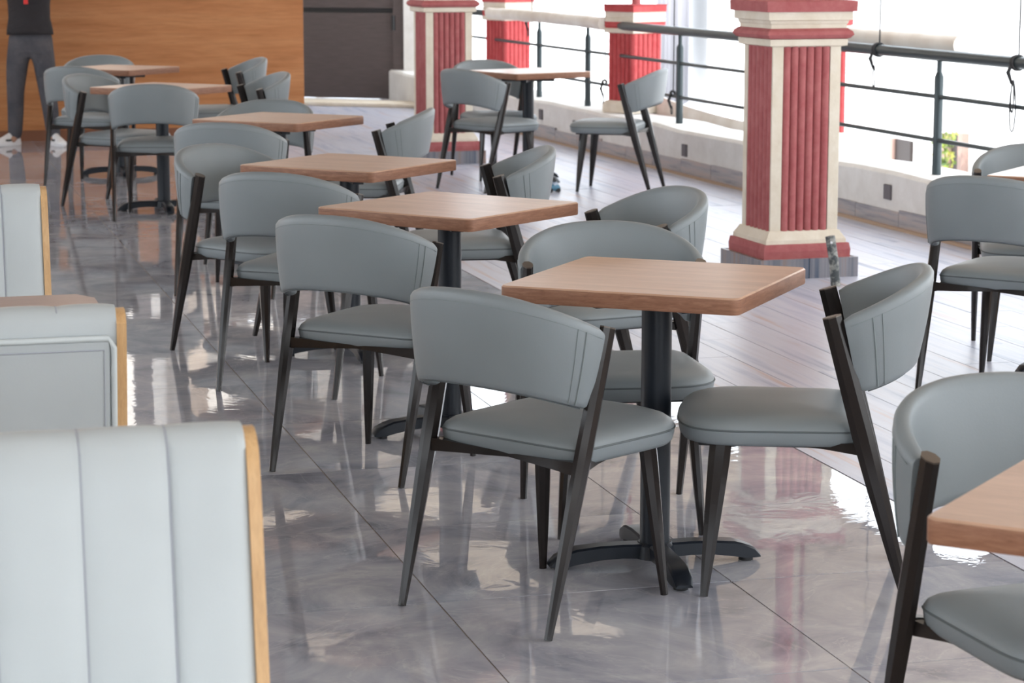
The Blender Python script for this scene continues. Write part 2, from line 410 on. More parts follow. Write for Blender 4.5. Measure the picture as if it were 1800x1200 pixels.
while t < 9.5:
    ln = 0.58; h = 0.105 + rnd.uniform(-0.012, 0.012)
    x, y = line_pt(t + ln / 2, -0.007)
    bm = B(((0, 0, h / 2), (0.016, ln - 0.006, h)))
    o = mesh_obj('skirting_tile', bm, 'skirting tile', curb); o.location = (x, y, 0); o.rotation_euler = (0, rnd.gauss(0, 0.01), CURB_ROT)
    t += ln
def px_on_line(px, off, y_guess=15.0):
    # point of the offset curb line seen in column px
    k = (px - 900) / FPX
    lo, hi = -16.0, 13.0
    for _ in range(50):
        mid = (lo + hi) / 2; x, y = line_pt(mid, off)
        dd = y * math.cos(p_) + CAMH * math.sin(p_) * 0.8
        if x / dd > k: lo = mid
        else: hi = mid
    return mid
mesh_obj('mortar_edge', T(([(*line_pt(-9.0 + 18.4 * k / 60, -0.03), 0.001) for k in range(61)], [(0.012, 0.026 + rnd.uniform(-0.006, 0.010)) for k in range(61)]), seg=6, up=(0, 0, 1)), 'mortar', curb)
for px, z in ((1563, 0.195), (1205, 0.17), (1012, 0.17), (952, 0.20)):
    t = px_on_line(px, 0.0); x, y = line_pt(t, -0.004)
    o = mesh_obj('socket_box', B(((0, 0, 0), (0.02, 0.085, 0.085)), bev=0.003), 'socket', curb)
    o.location = (x, y, z); o.rotation_euler = (0, 0, CURB_ROT)

# ================================================================ PEDESTAL PILLARS
def square_ring(h, z): return [(-h, -h, z), (h, -h, z), (h, h, z), (-h, h, z)]
def slab_stack(levels):
    bm = bmesh.new(); loft(bm, [square_ring(h, z) for h, z in levels]); return bm
def fluted_pillar(loc, rz, red, label, group, base=True, z0=0.0, top=1.325, strips=True, half=0.177, pole_r=0.045, over=1.0):
    root = empty('pillar', (*loc, z0), rz); tag(root, label, 'pillar', group)
    H = top - z0
    zb = 0.0
    if base:
        # tiled plinth: each slab of tile a part
        mesh_obj('plinth_core', B(((0, 0, 0.045), (0.48, 0.48, 0.09))), 'cream paint', root)
        for k in range(4):
            a = k * PI / 2
            for q in (-1, 1):
                o = mesh_obj('plinth_tile', B(((q * 0.1275, -0.2485, 0.0475), (0.253, 0.014, 0.097)), bev=0.0015), 'striped tile', root)
                o.rotation_euler = (0, 0, a)
        mesh_obj('red_step', slab_stack([(0.224, 0.092), (0.226, 0.13), (0.220, 0.162), (0.20, 0.164)]), red, root)
        mesh_obj('cream_step', slab_stack([(0.210, 0.160), (0.208, 0.182), (0.198, 0.198), (0.184, 0.222), (0.17, 0.226)]), 'cream paint', root)
        zb = 0.218
    else:
        mesh_obj('cream_step', slab_stack([(half + 0.03, 0.0), (half + 0.028, 0.06), (half + 0.012, 0.09), (half - 0.02, 0.095)]), 'cream paint', root)
        zb = 0.085
    zt = H - 0.215
    hs = half
    core = hs - 0.012
    mesh_obj('shaft', B(((0, 0, (zb + zt) / 2), (2 * core - 0.004, 2 * core - 0.004, zt - zb))), 'cream paint' if strips else red, root)
    nr = 6
    sw = 0.058 if strips else 0.004
    if strips:
        for sx in (-1, 1):
            for sy in (-1, 1):
                mesh_obj('corner_strip', B(((sx * (hs - 0.028), sy * (hs - (0.007 if sy < 0 else 0.024)), (zb + zt) / 2), (0.056, 0.014 if sy < 0 else 0.048, zt - zb)), bev=0.003), 'cream paint', root)
    for k in range(4):
        lo_, hi_ = -hs + sw - 0.002, hs - sw + 0.002
        if strips and k == 3: lo_, hi_ = -hs + 0.05, hs - 0.013     # on the two flanks the flutes reach the front corner
        if strips and k == 1: lo_, hi_ = -hs + 0.013, hs - 0.05
        rw = (hi_ - lo_) / nr
        for q in range(nr):
            x = lo_ + rw * (q + 0.5)
            bm = bmesh.new(); rings = []
            for z in (zb - 0.003, zb + 0.01, zt - 0.005):
                rr_ = rw * 0.5
                rings.append([(x + rr_ * math.cos(a), -(core) - 0.017 * math.sin(a), z) for a in [PI * s / 6 for s in range(7)]] + [(x - rr_, -core + 0.01, z), (x + rr_, -core + 0.01, z)])
            loft(bm, rings)
            o = mesh_obj('flute', bm, red, root, 50); o.rotation_euler = (0, 0, k * PI / 2)
    mesh_obj('cream_neck', slab_stack([(hs - 0.01, zt - 0.008), (hs + 0.022, zt), (hs + 0.024, zt + 0.03), (hs + 0.01, zt + 0.034)]), 'cream paint', root)
    mesh_obj('red_torus', slab_stack([(hs + 0.012, zt + 0.03), (hs + 0.032 * over, zt + 0.036), (hs + 0.046 * over, zt + 0.052), (hs + 0.040 * over, zt + 0.068), (hs + 0.022, zt + 0.082)]), red, root)
    mesh_obj('cream_frieze', slab_stack([(hs + 0.018, zt + 0.078), (hs + 0.018, zt + 0.10), (hs + 0.022, zt + 0.104), (hs + 0.026 * over, zt + 0.118), (hs + 0.040 * over, zt + 0.122), (hs + 0.040 * over, zt + 0.160), (hs + 0.02, zt + 0.165)]), 'cream paint', root)
    mesh_obj('red_cap', slab_stack([(hs + 0.03, zt + 0.16), (hs + 0.055 * over, zt + 0.161), (hs + 0.057 * over, zt + 0.21), (hs + 0.04, zt + 0.215)]), red, root)
    mesh_obj('pole', T(([(0.01, 0, H - 0.01), (0.01, 0, 3.9 - z0)], pole_r), seg=16), 'red paint', root, 40)
    return root
fluted_pillar((1.358, 11.60), R(17), 'red paint', 'large ribbed red and cream pillar on a tiled plinth, nearest the camera, behind the front table', 'pillars standing on the terrace floor')
fluted_pillar((-0.51, 17.72), R(17), 'red paint', 'ribbed red and cream pillar on blue striped plinth between the dark door and the corner table', 'pillars standing on the terrace floor')
def rail_pillar(px, off, label):
    t = px_on_line(px, off); x, y = line_pt(t, off)
    fluted_pillar((x, y), CURB_ROT + R(22), 'bright red paint', label, 'pillars standing on the terrace wall', base=False, z0=0.31, top=1.14, strips=False, half=0.147, pole_r=0.035, over=0.45)
    return t
PO = 0.30
tE = rail_pillar(1428, PO, 'bright red pillar mostly hidden behind the large nearest pillar')
tB = rail_pillar(1115, PO, 'bright red ribbed pillar on the low wall, behind the lone chair by the railing')
tC = rail_pillar(893, PO, 'bright red ribbed pillar on the low wall, farthest back, behind the corner table')

# ================================================================ RAILING
ROFF = 0.17
rail = tag(empty('railing'), 'dark green metal railing with two thin bars along the terrace wall', 'railing')
RZ = 0.978
def rl(t, z, off=ROFF): x, y = line_pt(t, off); return (x, y, z)
t_near, t_far = -16.0, px_on_line(775, ROFF)
mesh_obj('handrail', T(([rl(t_near, RZ), rl(t_far, RZ)], 0.033), seg=12, up=(0, 0, 1)), 'railing metal', rail, 40)
for z in (0.748, 0.505):
    mesh_obj('crossbar', T(([rl(t_near, z), rl(t_far, z)], 0.0135), seg=8, up=(0, 0, 1)), 'railing metal', rail, 50)
ts = [px_on_line(px, ROFF) for px in (1646, 1194, 1033, 948)] + [px_on_line(1646, ROFF) - d for d in (2.4, 4.8, 7.2)]
for t in ts:
    x, y, _ = rl(t, 0)
    po = mesh_obj('post', T(([(x, y, 0.305), (x, y, 0.86), (x, y, 0.885)], [0.026, 0.026, 0.016]), seg=12), 'railing metal', rail, 40)
    mesh_obj('post_neck', T(([(x, y, 0.87), (x, y, RZ)], 0.015), seg=10), 'railing metal', po, 40)
# rolled cloth screens lying along the railing
def cloth_roll(t0, t1, off, z, r, sag, label, seed):
    rr_ = random.Random(seed); n = 26; P_, Rr = [], []
    for k in range(n + 1):
        s = k / n; t = t0 + (t1 - t0) * s
        x, y = line_pt(t, off); P_.append((x, y, z - sag * math.sin(PI * s) + rr_.gauss(0, 0.0015))); Rr.append(r * (1 + rr_.gauss(0, 0.02)))
    o = mesh_obj('rolled_cloth', T((P_, Rr), seg=14, up=(0, 0, 1)), 'cloth', None, 60)
    return tag(o, label, 'cloth roll', 'rolled cloth screens on the railing')
cloth_roll(tB + 0.1, tC - 0.15, ROFF - 0.088, 0.990, 0.05, -0.008, 'beige rolled cloth screen covering the handrail between the two far red pillars', 3)
cloth_roll(px_on_line(1690, 0.3), tE - 0.17, ROFF + 0.11, 1.035, 0.055, 0.0, 'beige rolled cloth lying behind the handrail right of the large pillar', 4)
# sagging cloth panel outside the wall between two pillars
bm = bmesh.new(); rings = []
ta, tb = px_on_line(1330, 0.5), px_on_line(1085, 0.5)
for k in range(25):
    s = k / 24; t = ta + (tb - ta) * s
    zt_ = 0.36 + 0.20 * s ** 1.5 - 0.02 * math.sin(PI * s)
    ring = []
    for (o_, z_) in ((0.44, 0.20), (0.44, zt_ - 0.05), (0.46, zt_), (0.50, zt_ - 0.01), (0.49, zt_ - 0.06), (0.48, 0.20)):
        x, y = line_pt(t, o_ + 0.012 * math.sin(9 * s)); ring.append((x, y, z_))
    rings.append(ring)
loft(bm, rings)
tag(mesh_obj('hanging_cloth', bm, 'cloth', None, 60), 'beige cloth sheet sagging along the outer edge of the low wall behind the lone chair', 'cloth')
# beige screens rolled half down between ceiling and railing, above the picture; seen in the polished floor
def screen(t0, t1, label):
    root = tag(empty('roller_blind', rl((t0 + t1) / 2, 0, 0.30), CURB_ROT), label, 'blind', 'half lowered blinds above the railing')
    ln = abs(t1 - t0); bm = bmesh.new(); rings = []
    for k in range(41):
        y = -ln / 2 + ln * k / 40; wv = 0.012 * math.sin(k * 0.9)
        rings.append([(wv, y, 1.98), (wv + 0.004, y, 1.98), (wv * 0.3 + 0.004, y, 3.75), (wv * 0.3, y, 3.75)])
    loft(bm, rings); mesh_obj('fabric', bm, 'blind cloth', root, 60)
    mesh_obj('head_roll', T(([(0, -ln / 2, 3.78), (0, ln / 2, 3.78)], 0.05), seg=12, up=(0, 0, 1)), 'blind cloth', root, 60)
    mesh_obj('bottom_bar', T(([(0, -ln / 2, 1.97), (0, ln / 2, 1.97)], 0.014), seg=8, up=(0, 0, 1)), 'railing metal', root, 60)
for t0, t1, lab in ((tB + 0.03, tC - 0.03, 'beige blind half lowered between the two far red pillars, above the picture edge'), (tE + 0.03, tB - 0.03, 'beige blind half lowered between the middle and hidden red pillars, above the picture edge'), (tE - 4.05, tE - 0.03, 'beige blind half lowered right of the hidden red pillar, above the picture edge'), (tE - 8.2, tE - 4.10, 'beige blind half lowered nearest the camera, outside the right picture edge')):
    screen(t0, t1, lab)
# black tie cords
def cord(px, label, seed, loop=0.13, tails=1, top=3.9, zk=None, off=ROFF):
    rr_ = random.Random(seed); t = px_on_line(px, off)
    zk = RZ if zk is None else zk
    root = tag(empty('tie_cord', rl(t, 0, off), CURB_ROT), label, 'cord', 'black cords tied to the railing')
    mesh_obj('strand', T(([(0, 0.0, zk + 0.02), (0.005, 0.01, zk + 0.6), (0, 0, top)], 0.0045), seg=6), 'cord', root)
    rad = 0.037 if zk == RZ else 0.016
    ring = [(rad * math.cos(a), 0.004 * math.sin(3 * a), zk + rad * math.sin(a)) for a in [2 * PI * k / 14 for k in range(15)]]
    kn = mesh_obj('knot', T((ring, 0.008), ([(p[0], p[1] + 0.017, p[2]) for p in ring], 0.008), ([(-rad, 0.01, zk - 0.01), (-rad - 0.012, 0.02, zk - 0.05), (-rad, 0.0, zk - 0.11)], [0.008, 0.012, 0.007]), seg=6), 'cord', root)
    for q in range(tails):
        cx = -rad + 0.02 * q; cy = 0.03 * q - 0.01; zz = zk - 0.09
        lp = [(cx + 0.0 * k, cy + 0.018 * (1 + q) * math.sin(2 * PI * k / 16) * (0.5 + 0.5 * math.sin(PI * k / 16)), zz - loop * (1 + 0.6 * q) * (0.5 - 0.5 * math.cos(2 * PI * k / 16))) for k in range(17)]
        mesh_obj('loop', T((lp, 0.0042), seg=5), 'cord', root)
    return root
cord(1541, 'black cord with one loop tied to the handrail right of the large pillar', 1)
cord(1783, 'black cord with long loops tied to the handrail at the right edge', 2, loop=0.17, tails=2)
cord(1063, 'thin black cord knotted to the lower bars left of the middle red pillar', 3, zk=0.525, loop=0.08)
cord(1183, 'thin black cord knotted to the lower bar right of the middle red pillar', 4, zk=0.525, loop=0.06)
cord(935, 'thin dark cord hanging on the rolled cloth beside the farthest red pillar', 5, loop=0.07)

# ================================================================ OUTSIDE
fac = tag(empty('white_building', (0, 0, 0)), 'sunlit white building facing the terrace beyond the railing', 'building')
FU = 14.0
mesh_obj('wall', B(hall_box(FU, FU + 0.4, -30, 130, -9, 4.2)), 'facade white', fac)
def facade_pt(px, py):
    x = (px - 900) / FPX; yv = (py - 600) / FPX
    D = Vector((x, math.cos(p_) - yv * math.sin(p_), -math.sin(p_) - yv * math.cos(p_)))
    k = FU / (D.x * cu + D.y * su); P = D * k
    return UV(P.x, P.y)[1], P.z + CAMH
def facade_rect(name, x0, y0, x1, y1, proud, material, parent=None):
    va, za = facade_pt(x0, y0); vb, zb = facade_pt(x1, y1)
    v0, v1 = sorted((va, vb)); z0, z1 = sorted((za, zb))
    return mesh_obj(name, B(hall_box(FU - proud, FU + 0.002, v0, v1, z0, z1)), material, parent or fac)
wn = facade_rect('window', 1578, 243, 1605, 292, 0.05, 'shaded window brown')
facade_rect('frame', 1573, 242, 1578, 292, 0.09, 'window trim', wn)
wn2 = facade_rect('window', 1676, 234, 1696, 330, 0.05, 'shaded window brown')
facade_rect('frame', 1667, 234, 1676, 330, 0.10, 'window trim', wn2)
facade_rect('frame', 1696, 233, 1701, 330, 0.10, 'window trim', wn2)
# a bush seen beside the doorway of that building
v_, z_ = facade_pt(1660, 272); bx, by = XY(FU, v_)
bx, by = bx * 0.972, by * 0.972; z_ = CAMH + (z_ - CAMH) * 0.972
bush = tag(empty('bush', (bx, by, 0)), 'yellow green bush beside the brown doorway below, seen just right of the railing post', 'bush')
mesh_obj('stem', T(([(0, 0, -4.0), (0, 0, z_ - 0.2)], 0.03), seg=6), 'shaded window brown', bush)
bm = bmesh.new()
for k in range(240):
    a = rnd.uniform(0, 2 * PI); rr_ = rnd.uniform(0, 0.17); zz = z_ + rnd.uniform(-0.7, 0.30)
    c = Vector((rr_ * math.cos(a), rr_ * math.sin(a), zz)); d1 = Vector((rnd.gauss(0, 1), rnd.gauss(0, 1), rnd.gauss(0, 1))).normalized() * 0.05; d2 = d1.orthogonal().normalized() * 0.025
    bm.faces.new([bm.verts.new(c - d1), bm.verts.new(c + d2), bm.verts.new(c + d1), bm.verts.new(c - d2)])
lf = mesh_obj('foliage', bm, 'leaf', bush); lf['kind'] = 'stuff'
# pale grey pleated curtain hanging high between the middle and nearest pillar
bm = bmesh.new(); ra_, rb_ = [], []
va, za = facade_pt(1205, 0); vb, zb = facade_pt(1252, 190)
for k in range(61):
    s = k / 60; v = va + (vb - va) * s
    x, y = XY(FU - 0.5 + 0.08 * math.sin(s * 40), v); ra_.append((x, y, zb + 0.2 * math.sin(s * 7))); rb_.append((x, y, 3.5))
gv = [[bm.verts.new(p) for p in r] for r in (ra_, rb_)]
for k in range(60): bm.faces.new((gv[0][k], gv[0][k + 1], gv[1][k + 1], gv[1][k]))
o = mesh_obj('hanging_sheet', bm, 'grey curtain', None, 60)
so = o.modifiers.new('thickness', 'SOLIDIFY'); so.thickness = 0.02
tag(o, 'pale grey pleated sheet hanging on the white building, seen left of the large pillar', 'sheet')
struct('ground', B(((30, 40, -4.6), (260, 260, 0.8))), 'concrete')

# ================================================================ TABLES
S_TAB = 0.614
def build_table(dark=False):
    root = empty('cafe_table')
    def ring(sz, r, z): return [(x, y, z) for x, y in rrect(sz, sz, r, 5)]
    bm = bmesh.new(); b = 0.0035
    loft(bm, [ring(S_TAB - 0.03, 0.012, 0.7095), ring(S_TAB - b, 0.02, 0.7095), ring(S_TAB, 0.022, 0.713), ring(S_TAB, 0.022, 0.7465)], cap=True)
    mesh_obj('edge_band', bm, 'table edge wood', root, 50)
    bm = bmesh.new()
    loft(bm, [ring(S_TAB - 0.001, 0.022, 0.746), ring(S_TAB - 0.001, 0.022, 0.7475), ring(S_TAB - 2 * b, 0.02, 0.7505)], cap=True)
    mesh_obj('tabletop', bm, 'table wood', root, 40)
    mesh_obj('mounting_plate', B(((0, 0, 0.702), (0.30, 0.30, 0.008)), ((0, 0, 0.69), (0.36, 0.04, 0.02), R(45)), ((0, 0, 0.69), (0.36, 0.04, 0.02), R(-45)), bev=0.002), 'cast iron', root)
    mesh_obj('pole', T(([(0, 0, 0.05), (0, 0, 0.70)], 0.0385), seg=28), 'cast iron', root, 40)
    base = mesh_obj('base_hub', T(([(0, 0, 0.022), (0, 0, 0.055), (0, 0, 0.062)], [0.055, 0.05, 0.043]), seg=24), 'cast iron', root, 30)
    for k in range(4):
        bm = bmesh.new(); rings = []
        prof = [(0.03, 0.060, 0.022, 0.030), (0.09, 0.061, 0.026, 0.029), (0.15, 0.060, 0.024, 0.029), (0.21, 0.055, 0.016, 0.031), (0.235, 0.048, 0.011, 0.031), (0.263, 0.036, 0.010, 0.029), (0.280, 0.018, 0.010, 0.025)]
        for x, zt, zb, hw in prof:
            hw *= 0.86
            rings.append([(x, -hw, zb), (x, hw, zb), (x, hw, zt - 0.005), (x, hw - 0.005, zt), (x, -hw + 0.005, zt), (x, -hw, zt - 0.005)])
        loft(bm, rings)
        arm = mesh_obj('base_arm', bm, 'cast iron', root, 35); arm.rotation_euler = (0, 0, k * PI / 2 + R(34))
        mesh_obj('levelling_foot', T(([(0.246, 0, 0.0), (0.246, 0, 0.012)], 0.019), seg=14), 'rubber', arm, 40)
    return root
tabs = [
 ('T1', 0.368, 5.970, -22.3, 'square wooden cafe table nearest the camera, in front of the large red pillar'),
 ('T2', -0.203, 7.679, -35.2, 'square wooden cafe table, second in the row from the camera'),
 ('T3', -0.631, 9.219, -30.2, 'square wooden cafe table, third in the row from the camera'),
 ('T4', -1.143, 11.681, -28.4, 'square wooden cafe table, fourth in the row, with its corner against the pale terrace floor'),
 ('T5', -2.11, 14.373, -29.5, 'square wooden cafe table behind the centred chair at far left'),
 ('T6', -2.738, 16.647, -27.0, 'square wooden cafe table farthest left, just in front of the wood wall'),
 ('T7', 0.11, 16.179, -55.4, 'square wooden cafe table on the terrace beside the far pillars and railing'),
 ('T8', 1.02, 3.50, -30.0, 'square wooden cafe table cut off by the lower right corner of the picture'),
 ('T9', 2.15, 8.795, -30.0, 'square wooden cafe table at the right edge, its tip showing above a chair back'),
]
BASE_DIR = {'T7': 45, 'T1': 12, 'T2': 26, 'T4': 58}
proto_t = build_table(); index_children()
for i, (k, x, y, a, lab) in enumerate(tabs):
    o = proto_t if i == 0 else copy_tree(proto_t)
    o.location = (x, y, 0); o.rotation_euler = (0, 0, R(a)); tag(o, lab, 'table', 'square cafe tables')
    # base arms keep to the direction of the row
    for ch in (KIDS[proto_t.name] if i == 0 else [c for c in bpy.data.objects if c.parent == o]):
        if ch.name.startswith('base_arm'):
            ch.rotation_euler = (0, 0, ch.rotation_euler[2] + R(BASE_DIR.get(k, 16)) - R(a) - R(34))

# ================================================================ CHAIRS
def post_x(z): return -0.271 + 0.198 * z / 0.712
def post_y(z): return 0.229 + 0.015 * z / 0.712
def shell_grid():
    """closed padded band wrapped round the back; returns bmesh, and a surface function"""
    zbot = lambda c: 0.522 + 0.050 * c
    ztop = lambda c: 0.704 + 0.096 * (c ** 0.9)
    n_ = 2.35
    def centre(phi, t):
        c, s = math.cos(phi), math.sin(phi)
        cc = math.copysign(abs(c) ** (2 / n_), c); ss = math.copysign(abs(s) ** (2 / n_), s)
        xc0, A0, B0 = -0.140, 0.136, 0.228
        xc1, A1, B1 = -0.098, 0.214, 0.250
        xc = xc0 + (xc1 - xc0) * t; A = A0 + (A1 - A0) * t; Bq = B0 + (B1 - B0) * t
        z = zbot(max(c, 0)) + (ztop(max(c, 0)) - zbot(max(c, 0))) * t
        return Vector((xc - A * cc, Bq * ss, z))
    def frame(phi, t):
        e = 1e-3
        p = centre(phi, t); tp = (centre(phi + e, t) - centre(phi - e, t)); tt = (centre(phi, t + e) - centre(phi, t - e))
        n = tp.cross(tt).normalized()
        if n.dot(Vector((p.x + 0.10, p.y, 0))) < 0: n = -n
        return p, n
    return centre, frame
def build_chair():
    root = empty('dining_chair')
    centre, frame = shell_grid()
    NP = 44; W_ = 0.0165
    prof = [(-1, 0.04), (-1, 0.12), (-1, 0.3), (-1, 0.5), (-1, 0.7), (-1, 0.86), (-0.92, 0.95), (-0.6, 0.985), (0, 1.0), (0.6, 0.985), (0.92, 0.95), (1, 0.86), (1, 0.7), (1, 0.5), (1, 0.3), (1, 0.12), (0.92, 0.04), (0.6, 0.012), (0, 0.0), (-0.6, 0.012), (-0.92, 0.04)]
    prof = [(o_, t if 0.2 < t < 0.8 else (t * 0.72 if t < 0.5 else 1 - (1 - t) * 0.8)) for o_, t in prof[1:]]
    bm = bmesh.new(); rings = []
    for k in range(NP + 1):
        f = -1 + 2 * k / NP
        phi = math.copysign(abs(f) ** 1.0, f) * PI / 2 * 0.995
        edge = max(0, (abs(f) - 0.93) / 0.07)
        ring = []
        for o_, t in prof:
            tt = t
            if edge > 0: tt = 0.5 + (t - 0.5) * (1 - 0.06 * edge ** 3)
            p, n = frame(phi, tt)
            wv = W_ * (1.0 + 0.25 * math.sin(PI * t)) * (1 - 0.28 * edge ** 2)
            ring.append(p + n * o_ * wv)
        rings.append(ring)
    loft(bm, rings)
    back = mesh_obj('backrest', bm, 'grey leather', root, 60)
    # seams and piping
    bm = bmesh.new()
    for sgn in (-1, 1):
        for f0, rad in ((0.84, 0.0020), (0.775, 0.0013)):
            pts = []
            for k in range(13):
                t = 0.03 + 0.86 * k / 12
                p, n = frame(sgn * f0 * PI / 2, t); pts.append(p + n * (W_ * (1 + 0.25 * math.sin(PI * t)) + 0.0004))
            tube(bm, pts, rad, 5)
    for side, t in ((1, 0.885),):
        pts = []
        for k in range(49):
            f = -0.97 + 1.94 * k / 48; p, n = frame(f * PI / 2, t); pts.append(p + n * side * (W_ * 1.10 - 0.0006))
        tube(bm, pts, 0.0011, 4)
    mesh_obj('piping', bm, 'soft piping', back, 60)
    pts = []
    for k in range(49):
        f = -0.92 + 1.84 * k / 48; p, n = frame(f * PI / 2, 0.0); pts.append(p + n * 0.006 + Vector((0, 0, -0.0005)))
    mesh_obj('bottom_seam', T((pts, 0.0022), seg=5), 'stitch', back, 60)
    # seat
    def outline(sc_, z, grow=0.0):
        ctrl = [(-0.150, -0.205), (0.10, -0.232), (0.292, -0.175)]
        pts = []
        n = 80
        for k in range(n):
            a = 2 * PI * k / n; c, s = math.cos(a), math.sin(a)
            ex = 16.0 if c < 0 else 3.6
            r_ = (abs(c) ** ex + abs(s) ** ex) ** (-1 / ex)
            x = r_ * c; y = r_ * s
            X = 0.072 + 0.222 * x
            Y = (0.2275 + 0.010 * max(-1, min(1, x + 0.3)) - (0.016 if x > 0.5 else 0) * (x - 0.5)) * y
            pts.append((0.072 + (X - 0.072) * sc_, Y * sc_, z))
        return pts
    bm = bmesh.new()
    loft(bm, [outline(s, z) for s, z in ((0.90, 0.3815), (0.955, 0.3840), (0.985, 0.393), (0.998, 0.407), (1.002, 0.419), (0.998, 0.427), (0.975, 0.4375), (0.92, 0.4470), (0.82, 0.4550), (0.64, 0.4605), (0.40, 0.4635), (0.18, 0.4645))])
    seat = mesh_obj('seat', bm, 'grey leather', root, 60)
    ol = outline(0.999, 0.4215); ol.append(ol[0])
    bm = bmesh.new(); tube(bm, [(x * 1.004 if x > 0 else x * 1.004, y * 1.004, z) for x, y, z in ol], 0.0026, 5, up=(0, 0, 1))
    mesh_obj('piping', bm, 'stitch', seat, 60)
    mesh_obj('seat_board', B(((0.07, 0, 0.3765), (0.34, 0.34, 0.010)), bev=0.004), 'rubber', root)
    # legs
    for sg in (1, -1):
        zs = [0.0, 0.008, 0.12, 0.30, 0.42, 0.55, 0.706]
        wx = [0.0105, 0.0105, 0.0165, 0.0235, 0.0262, 0.0245, 0.0225]
        wy = [0.0090, 0.0090, 0.0115, 0.0145, 0.0155, 0.0150, 0.0140]
        k8 = 1 / math.cos(PI / 8)
        lg = mesh_obj('leg', T(([(post_x(z), sg * post_y(z), z) for z in zs], [(a * k8, b * k8) for a, b in zip(wx, wy)]), seg=8, up=(1, 0, 0)), 'frame metal', root, 22)
        mesh_obj('end_cap', T(([(post_x(z), sg * post_y(z), z) for z in (0.7045, 0.7075)], [(0.0226 * k8, 0.0141 * k8)] * 2), seg=8, up=(1, 0, 0)), 'cap metal', lg)
        zs = [0.0, 0.008, 0.10, 0.25, 0.34, 0.392]
        wx = [0.0100, 0.0100, 0.0155, 0.0230, 0.0265, 0.0265]
        wy = [0.0088, 0.0088, 0.0120, 0.0150, 0.0165, 0.0165]
        fx = lambda z: 0.221 - 0.037 * z / 0.392
        fy = lambda z: 0.194 - 0.030 * z / 0.392
        lf_ = mesh_obj('leg', T(([(fx(z), sg * fy(z), z) for z in zs], [(a * k8, b * k8) for a, b in zip(wx, wy)]), seg=8, up=(1, 0, 0)), 'frame metal', root, 22)
        # side rail: wedge from the rear leg forward to the front leg
        bm = bmesh.new()
        yy0, yy1 = sg * 0.218, sg * 0.155
        rings = []
        for x, y, zt, zb in ((post_x(0.385), sg * 0.224, 0.398, 0.366), (-0.06, sg * 0.200, 0.392, 0.378), (0.06, sg * 0.175, 0.390, 0.382), (0.12, sg * 0.168, 0.390, 0.378), (0.185, sg * 0.165, 0.391, 0.366)):
            rings.append([(x, y - 0.009, zb), (x, y + 0.009, zb), (x, y + 0.009, zt), (x, y - 0.009, zt)])
        loft(bm, rings); mesh_obj('side_rail', bm, 'frame metal', root, 30)
    bm = bmesh.new(); rings = []
    for y, zt, zb in ((-0.224, 0.400, 0.368), (-0.15, 0.394, 0.370), (0, 0.388, 0.378), (0.15, 0.394, 0.370), (0.224, 0.400, 0.368)):
        x = post_x(0.38) + 0.030 * (1 - (y / 0.224) ** 2) + 0.004
        rings.append([(x - 0.010, y, zb), (x + 0.010, y, zb), (x + 0.010, y, zt), (x - 0.010, y, zt)])
    loft(bm, rings); mesh_obj('rear_rail', bm, 'frame metal', root, 30)
    mesh_obj('front_rail', B(((0.182, 0, 0.381), (0.016, 0.30, 0.016))), 'frame metal', root)
    return root
chairs = [
 ('A', 0.084, 5.637, 49.6, 'grey leather chair seen from behind, largest and nearest, in front of the first table'),
 ('B', 0.712, 5.833, 173.7, 'grey leather chair in side view facing left, right of the first table'),
 ('C', 0.295, 6.476, -82.6, 'grey leather chair facing the camera, tucked behind the first table'),
 ('D', -0.398, 7.199, 61.3, 'grey leather chair seen from behind, in front of the second table in the row'),
 ('E', -0.745, 8.572, 69.5, 'grey leather chair seen from behind, in front of the third table, overlapping a turned chair'),
 ('F', -0.990, 9.292, -39.1, 'grey leather chair turned to show its inner back, left end of the third table'),
 ('G', -1.256, 10.974, 78.9, 'grey leather chair seen from behind, half hidden, in front of the fourth table'),
 ('H', -0.155, 9.343, 186.8, 'grey leather chair facing left at the right side of the third table'),
 ('I', 0.297, 7.633, 204.7, 'grey leather chair facing left at the right side of the second table in the row'),
 ('J', -0.705, 11.666, 174.9, 'grey leather chair facing left at the right side of the fourth table'),
 ('K', -1.30, 12.03, -104.0, 'grey leather chair facing the camera behind the fourth table'),
 ('L', -2.094, 14.03, 93.0, 'grey leather chair seen squarely from behind in the far left cluster'),
 ('M', -2.43, 14.703, -26.7, 'grey leather chair turned sideways with a slanting dark leg, left of the squarely seen chair'),
 ('N', -2.837, 16.099, 74.5, 'grey leather chair seen from behind, beside the standing person'),
 ('O', -2.99, 17.19, -88.0, 'grey leather chair facing the camera, its rounded back against the wood wall'),
 ('P', -2.074, 17.04, 199.0, 'smaller looking farthest grey chair facing left, against the wood wall near its right end'),
 ('Q', -1.72, 14.985, 200.5, 'grey leather chair facing left, in front of the farthest one by the wood wall'),
 ('R', -0.14, 15.71, 44.0, 'grey leather chair seen from behind at the terrace table beside the far pillar'),
 ('S', -0.112, 16.468, -69.0, 'grey leather chair facing the camera behind the terrace table'),
 ('T', 0.689, 15.615, 165.0, 'lone grey leather chair facing left beside the railing on the terrace'),
 ('U', 0.974, 4.015, -70.0, 'grey leather chair cut off at the lower right corner, behind the cut off table'),
 ('V', 1.778, 8.394, 56.0, 'grey leather chair seen from behind at the right edge, right of the large pillar'),
 ('W', 2.06, 9.22, -98.0, 'grey leather chair facing the camera at the right edge, behind another chair back'),
]
proto_c = build_chair(); index_children()
for i, (k, x, y, a, lab) in enumerate(chairs):
    o = proto_c if i == 0 else copy_tree(proto_c)
    o.location = (x, y, 0); o.rotation_euler = (0, 0, R(a)); tag(o, lab, 'chair', 'grey leather dining chairs')

